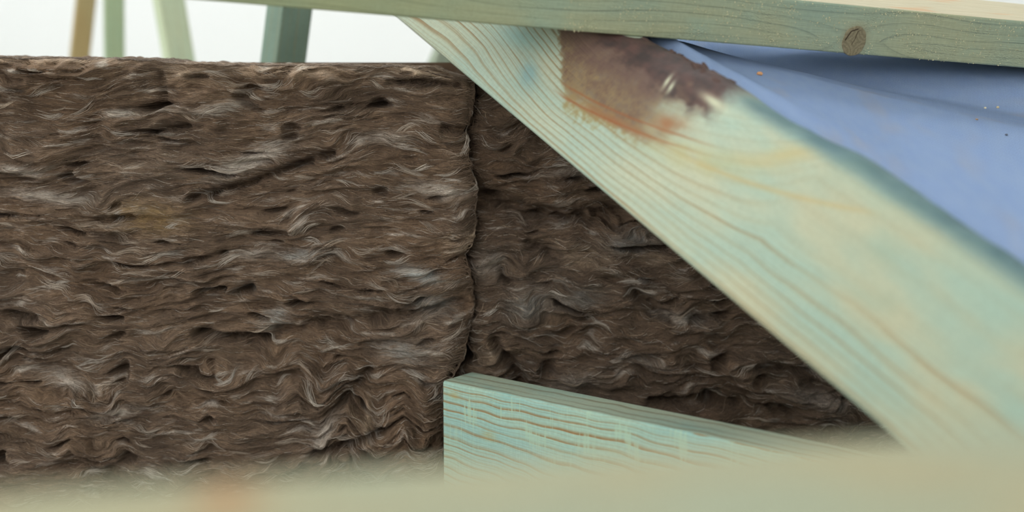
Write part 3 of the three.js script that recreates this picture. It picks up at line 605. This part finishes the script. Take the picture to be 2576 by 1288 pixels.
    for (let k = 0; k <= SEG; k++) {
      const k0 = Math.max(0, k - 1), k1 = Math.min(SEG, k + 1), tx = px[k1] - px[k0], ty = py[k1] - py[k0], tz = pz[k1] - pz[k0], tl = Math.hypot(tx, ty, tz) || 1;
      // across = tangent x outward, outward mostly +z (or +y on the top)
      let ox = 0, oy = onTop ? 0.8 : 0.25 * tw, oz = onTop ? 0.6 : 1;
      let ax = (ty * oz - tz * oy) / tl, ay = (tz * ox - tx * oz) / tl, az = (tx * oy - ty * ox) / tl; const al = Math.hypot(ax, ay, az) || 1; ax /= al; ay /= al; az /= al;
      const w = wid * Math.min(1, 0.25 + 1.6 * Math.min(k / SEG, 1 - k / SEG) * 2), b = (count * per + k * 2) * 3;
      for (const [sd, off] of [[1, 0], [-1, 3]]) {
        P[b + off] = px[k] + ax * w * sd; P[b + off + 1] = py[k] + ay * w * sd; P[b + off + 2] = pz[k] + az * w * sd;
        const nx2 = ox + ax * sd * 0.8, ny2 = oy + ay * sd * 0.8, nz2 = oz + az * sd * 0.8, nl = Math.hypot(nx2, ny2, nz2);
        N[b + off] = nx2 / nl; N[b + off + 1] = ny2 / nl; N[b + off + 2] = nz2 / nl;
        C[b + off] = cc[0]; C[b + off + 1] = cc[1]; C[b + off + 2] = cc[2];
      }
      if (k < SEG) { const v = count * per + k * 2, q = (count * SEG + k) * 6; I[q] = v; I[q + 1] = v + 2; I[q + 2] = v + 1; I[q + 3] = v + 1; I[q + 4] = v + 2; I[q + 5] = v + 3; }
    }
    count++;
  }
  const fg = new THREE.BufferGeometry();
  fg.setAttribute('position', new THREE.BufferAttribute(P, 3)); fg.setAttribute('normal', new THREE.BufferAttribute(N, 3)); fg.setAttribute('color', new THREE.BufferAttribute(C, 3)); fg.setIndex(new THREE.BufferAttribute(I, 1));
  part(new THREE.Mesh(fg, new THREE.MeshPhysicalMaterial({ vertexColors: true, roughness: 0.85, transmission: 0.12, thickness: 0, side: THREE.DoubleSide })), 'fibres', batt, { kind: 'stuff' });
  top(batt, 'insulation_batt', o.label, 'insulation', { group: 'mineral wool batts' });
}
const jointLine = [[-0.02, -0.0685], [0.1, -0.0685], [0.127, -0.066], [0.14, -0.0545], [0.155, -0.0453], [0.198, -0.0374], [0.229, -0.0411], [0.248, -0.0455], [0.267, -0.0371], [0.313, -0.035], [0.345, -0.041], [0.369, -0.044], [0.39, -0.038], [0.417, -0.0364], [0.46, -0.045]];
const joint = (y) => piecewise(jointLine, y) + 0.0022 * noise(y / 0.017, 3.3) + 0.0014 * noise(y / 0.006, 8.1);
const woolTop = [[-0.62, 0.4395], [-0.4765, 0.437], [-0.4026, 0.4355], [-0.335, 0.4352], [-0.327, 0.4325], [-0.318, 0.432], [-0.2548, 0.4306], [-0.1807, 0.4297], [-0.1067, 0.429], [-0.075, 0.4272], [-0.0512, 0.42], [-0.03, 0.416]];
const Q = (list, width, depth) => [list, width, depth];
woolBatt({
  seed: 17, x0: -0.6, x1: -0.036, z: 0, cell: 0.0013, swirl: 1, tone: 1, fluff: 1, fibres: 88000, topShare: 0.12, wisps: 0.0032, wavy: 0.8,
  left: () => -0.6, right: joint, top: (x) => piecewise(woolTop, x) + 0.0012 * noise(x / 0.02, 1.7),
  label: 'brown mineral wool insulation batt with wavy fibre layers, filling the left',
  chevrons: [[-0.15, 0.08, 0.06, 0.06, 0.012, 0.056, 0.15], [-0.09, 0.085, 0.035, 0.04, 0.01, 0.042, 0.35], [-0.2, 0.12, 0.06, 0.05, 0.006, 0.045, 0.1], [-0.4, 0.1, 0.12, 0.06, 0.005, 0.05, 0.5]],
  bulges: [[-0.3, 0.1, 0.2, 0.07, 0, 0.008], [-0.085, 0.08, 0.03, 0.06, 0, 0.012], [-0.25, 0.36, 0.06, 0.02, 0.4, 0.006], [-0.06, 0.3, 0.02, 0.02, 0, 0.005]],
  creases: [
    Q([[-0.3041, 0.3053], [-0.2586, 0.3167], [-0.2206, 0.331], [-0.1866, 0.3422], [-0.1715, 0.3475]], 0.0035, 0.012), Q([[-0.2, 0.339], [-0.1715, 0.3475]], 0.005, 0.004),
    Q([[-0.2982, 0.2154], [-0.279, 0.2188]], 0.0042, 0.018), Q([[-0.2639, 0.2154], [-0.2504, 0.2192]], 0.004, 0.016), Q([[-0.3016, 0.1764], [-0.2712, 0.1706], [-0.2367, 0.1706]], 0.0038, 0.015),
    Q([[-0.225, 0.1776], [-0.1482, 0.1893], [-0.11, 0.192], [-0.0526, 0.201]], 0.008, 0.01), Q([[-0.1396, 0.1371], [-0.1652, 0.1074]], 0.005, 0.009), Q([[-0.1935, 0.0553], [-0.1779, 0.0593], [-0.1271, 0.0774]], 0.004, 0.011),
    Q([[-0.3292, 0.4227], [-0.3267, 0.4117], [-0.3257, 0.3988]], 0.0035, 0.005), Q([[-0.1143, 0.4146], [-0.0846, 0.4154], [-0.0512, 0.4117]], 0.0028, 0.011), Q([[-0.163, 0.3914], [-0.122, 0.3943]], 0.003, 0.007),
    Q([[-0.3389, 0.3691], [-0.3052, 0.3736]], 0.003, 0.008), Q([[-0.3103, 0.2443], [-0.2759, 0.252]], 0.0035, 0.009), Q([[-0.3956, 0.2825], [-0.3614, 0.2883]], 0.0035, 0.008), Q([[-0.4842, 0.194], [-0.4577, 0.1901]], 0.0035, 0.01), Q([[-0.245, 0.2711], [-0.2147, 0.273]], 0.003, 0.008), Q([[-0.0627, 0.3728], [-0.044, 0.3691]], 0.0035, 0.012)],
  tufts: [[-0.2427, 0.343, 0.03, 0.007, 0.42, PALE, 0.75], [-0.2693, 0.3317, 0.011, 0.005, 0.3, PALE, 0.6], [-0.3643, 0.3858, 0.013, 0.003, 0, PALE, 0.9], [-0.271, 0.3914, 0.02, 0.004, 0.2, PALE, 0.6], [-0.0707, 0.3129, 0.02, 0.006, -0.2, PALE, 0.65], [-0.1151, 0.3635, 0.022, 0.005, 0, PALE, 0.4], [-0.0866, 0.2327, 0.019, 0.006, -0.25, GREY, 0.95], [-0.0774, 0.2018, 0.016, 0.009, 0, GREY, 0.6, 0.005], [-0.2285, 0.1882, 0.013, 0.007, 0.7, GREY, 0.7], [-0.4395, 0.3072, 0.034, 0.005, -0.1, PALE, 0.6], [-0.4606, 0.3317, 0.018, 0.004, -0.2, PALE, 0.6], [-0.4303, 0.1312, 0.02, 0.005, -0.3, PALE, 0.5], [-0.0447, 0.2635, 0.012, 0.009, 0.2, TAN, 0.85, 0.006], [-0.1833, 0.0754, 0.018, 0.005, 1.0, PALE, 0.7], [-0.1404, 0.0914, 0.02, 0.0028, 1.5, TAN, 0.8], [-0.2039, 0.252, 0.016, 0.004, 0.1, GREY, 0.6], [-0.1066, 0.1588, 0.02, 0.009, -0.1, GREY, 0.5], [-0.3425, 0.2883, 0.03, 0.013, -0.1, OCHRE, 0.7], [-0.2456, 0.252, 0.014, 0.004, 0.2, PALE, 0.35], [-0.0845, 0.4238, 0.022, 0.005, -0.1, TAN, 0.8, 0.004], [-0.2179, 0.4245, 0.05, 0.006, 0, TAN, 0.4], [-0.2957, 0.4245, 0.025, 0.007, 0, TAN, 0.5, 0.004], [-0.3818, 0.0994, 0.02, 0.004, 0.2, PALE, 0.6], [-0.45, 0.437, 0.12, 0.004, 0, TAN, 0.5, 0]],
});
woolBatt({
  seed: 29, x0: -0.05, x1: 0.42, z: -0.03, cell: 0.0015, swirl: 1.45, tone: 0.78, fluff: 1.8, fibres: 56000, topShare: 0.02, wisps: 0.002, wavy: 0.2,  // tone darkens the fibre colour to stand in for shade in the recess
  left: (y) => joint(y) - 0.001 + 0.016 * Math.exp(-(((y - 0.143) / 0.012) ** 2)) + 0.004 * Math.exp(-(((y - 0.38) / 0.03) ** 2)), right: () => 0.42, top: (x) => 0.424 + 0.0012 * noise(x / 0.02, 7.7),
  label: 'brown mineral wool insulation batt set back behind the diagonal brace, colour darkened for shade', chevrons: [[0.0, 0.2, 0.04, 0.08, 0.003, 0.05, 0.2]],
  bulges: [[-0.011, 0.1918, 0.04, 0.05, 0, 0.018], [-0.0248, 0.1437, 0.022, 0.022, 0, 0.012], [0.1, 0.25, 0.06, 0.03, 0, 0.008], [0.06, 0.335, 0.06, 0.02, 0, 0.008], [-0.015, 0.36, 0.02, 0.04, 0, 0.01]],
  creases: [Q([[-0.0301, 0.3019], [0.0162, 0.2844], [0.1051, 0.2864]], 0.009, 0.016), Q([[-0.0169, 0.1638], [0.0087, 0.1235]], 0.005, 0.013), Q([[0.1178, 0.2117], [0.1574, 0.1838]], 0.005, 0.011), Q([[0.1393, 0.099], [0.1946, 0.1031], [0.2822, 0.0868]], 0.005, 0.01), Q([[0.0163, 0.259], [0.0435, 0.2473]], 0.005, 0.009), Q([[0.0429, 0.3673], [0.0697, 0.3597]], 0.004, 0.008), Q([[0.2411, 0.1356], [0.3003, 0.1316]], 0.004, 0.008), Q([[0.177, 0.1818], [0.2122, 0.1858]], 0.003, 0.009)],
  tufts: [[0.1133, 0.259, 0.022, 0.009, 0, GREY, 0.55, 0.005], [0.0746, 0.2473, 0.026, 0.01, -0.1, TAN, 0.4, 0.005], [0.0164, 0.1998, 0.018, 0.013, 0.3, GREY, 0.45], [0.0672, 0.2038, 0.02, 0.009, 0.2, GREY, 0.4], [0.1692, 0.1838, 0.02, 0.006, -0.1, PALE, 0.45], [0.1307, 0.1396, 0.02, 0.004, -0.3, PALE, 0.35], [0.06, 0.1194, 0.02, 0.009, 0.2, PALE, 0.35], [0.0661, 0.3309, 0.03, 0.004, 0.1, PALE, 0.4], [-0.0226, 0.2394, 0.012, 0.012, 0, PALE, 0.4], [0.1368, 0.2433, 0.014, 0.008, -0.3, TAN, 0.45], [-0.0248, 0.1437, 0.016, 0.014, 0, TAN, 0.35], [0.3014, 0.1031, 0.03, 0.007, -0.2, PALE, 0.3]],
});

renderer.render(scene, camera);
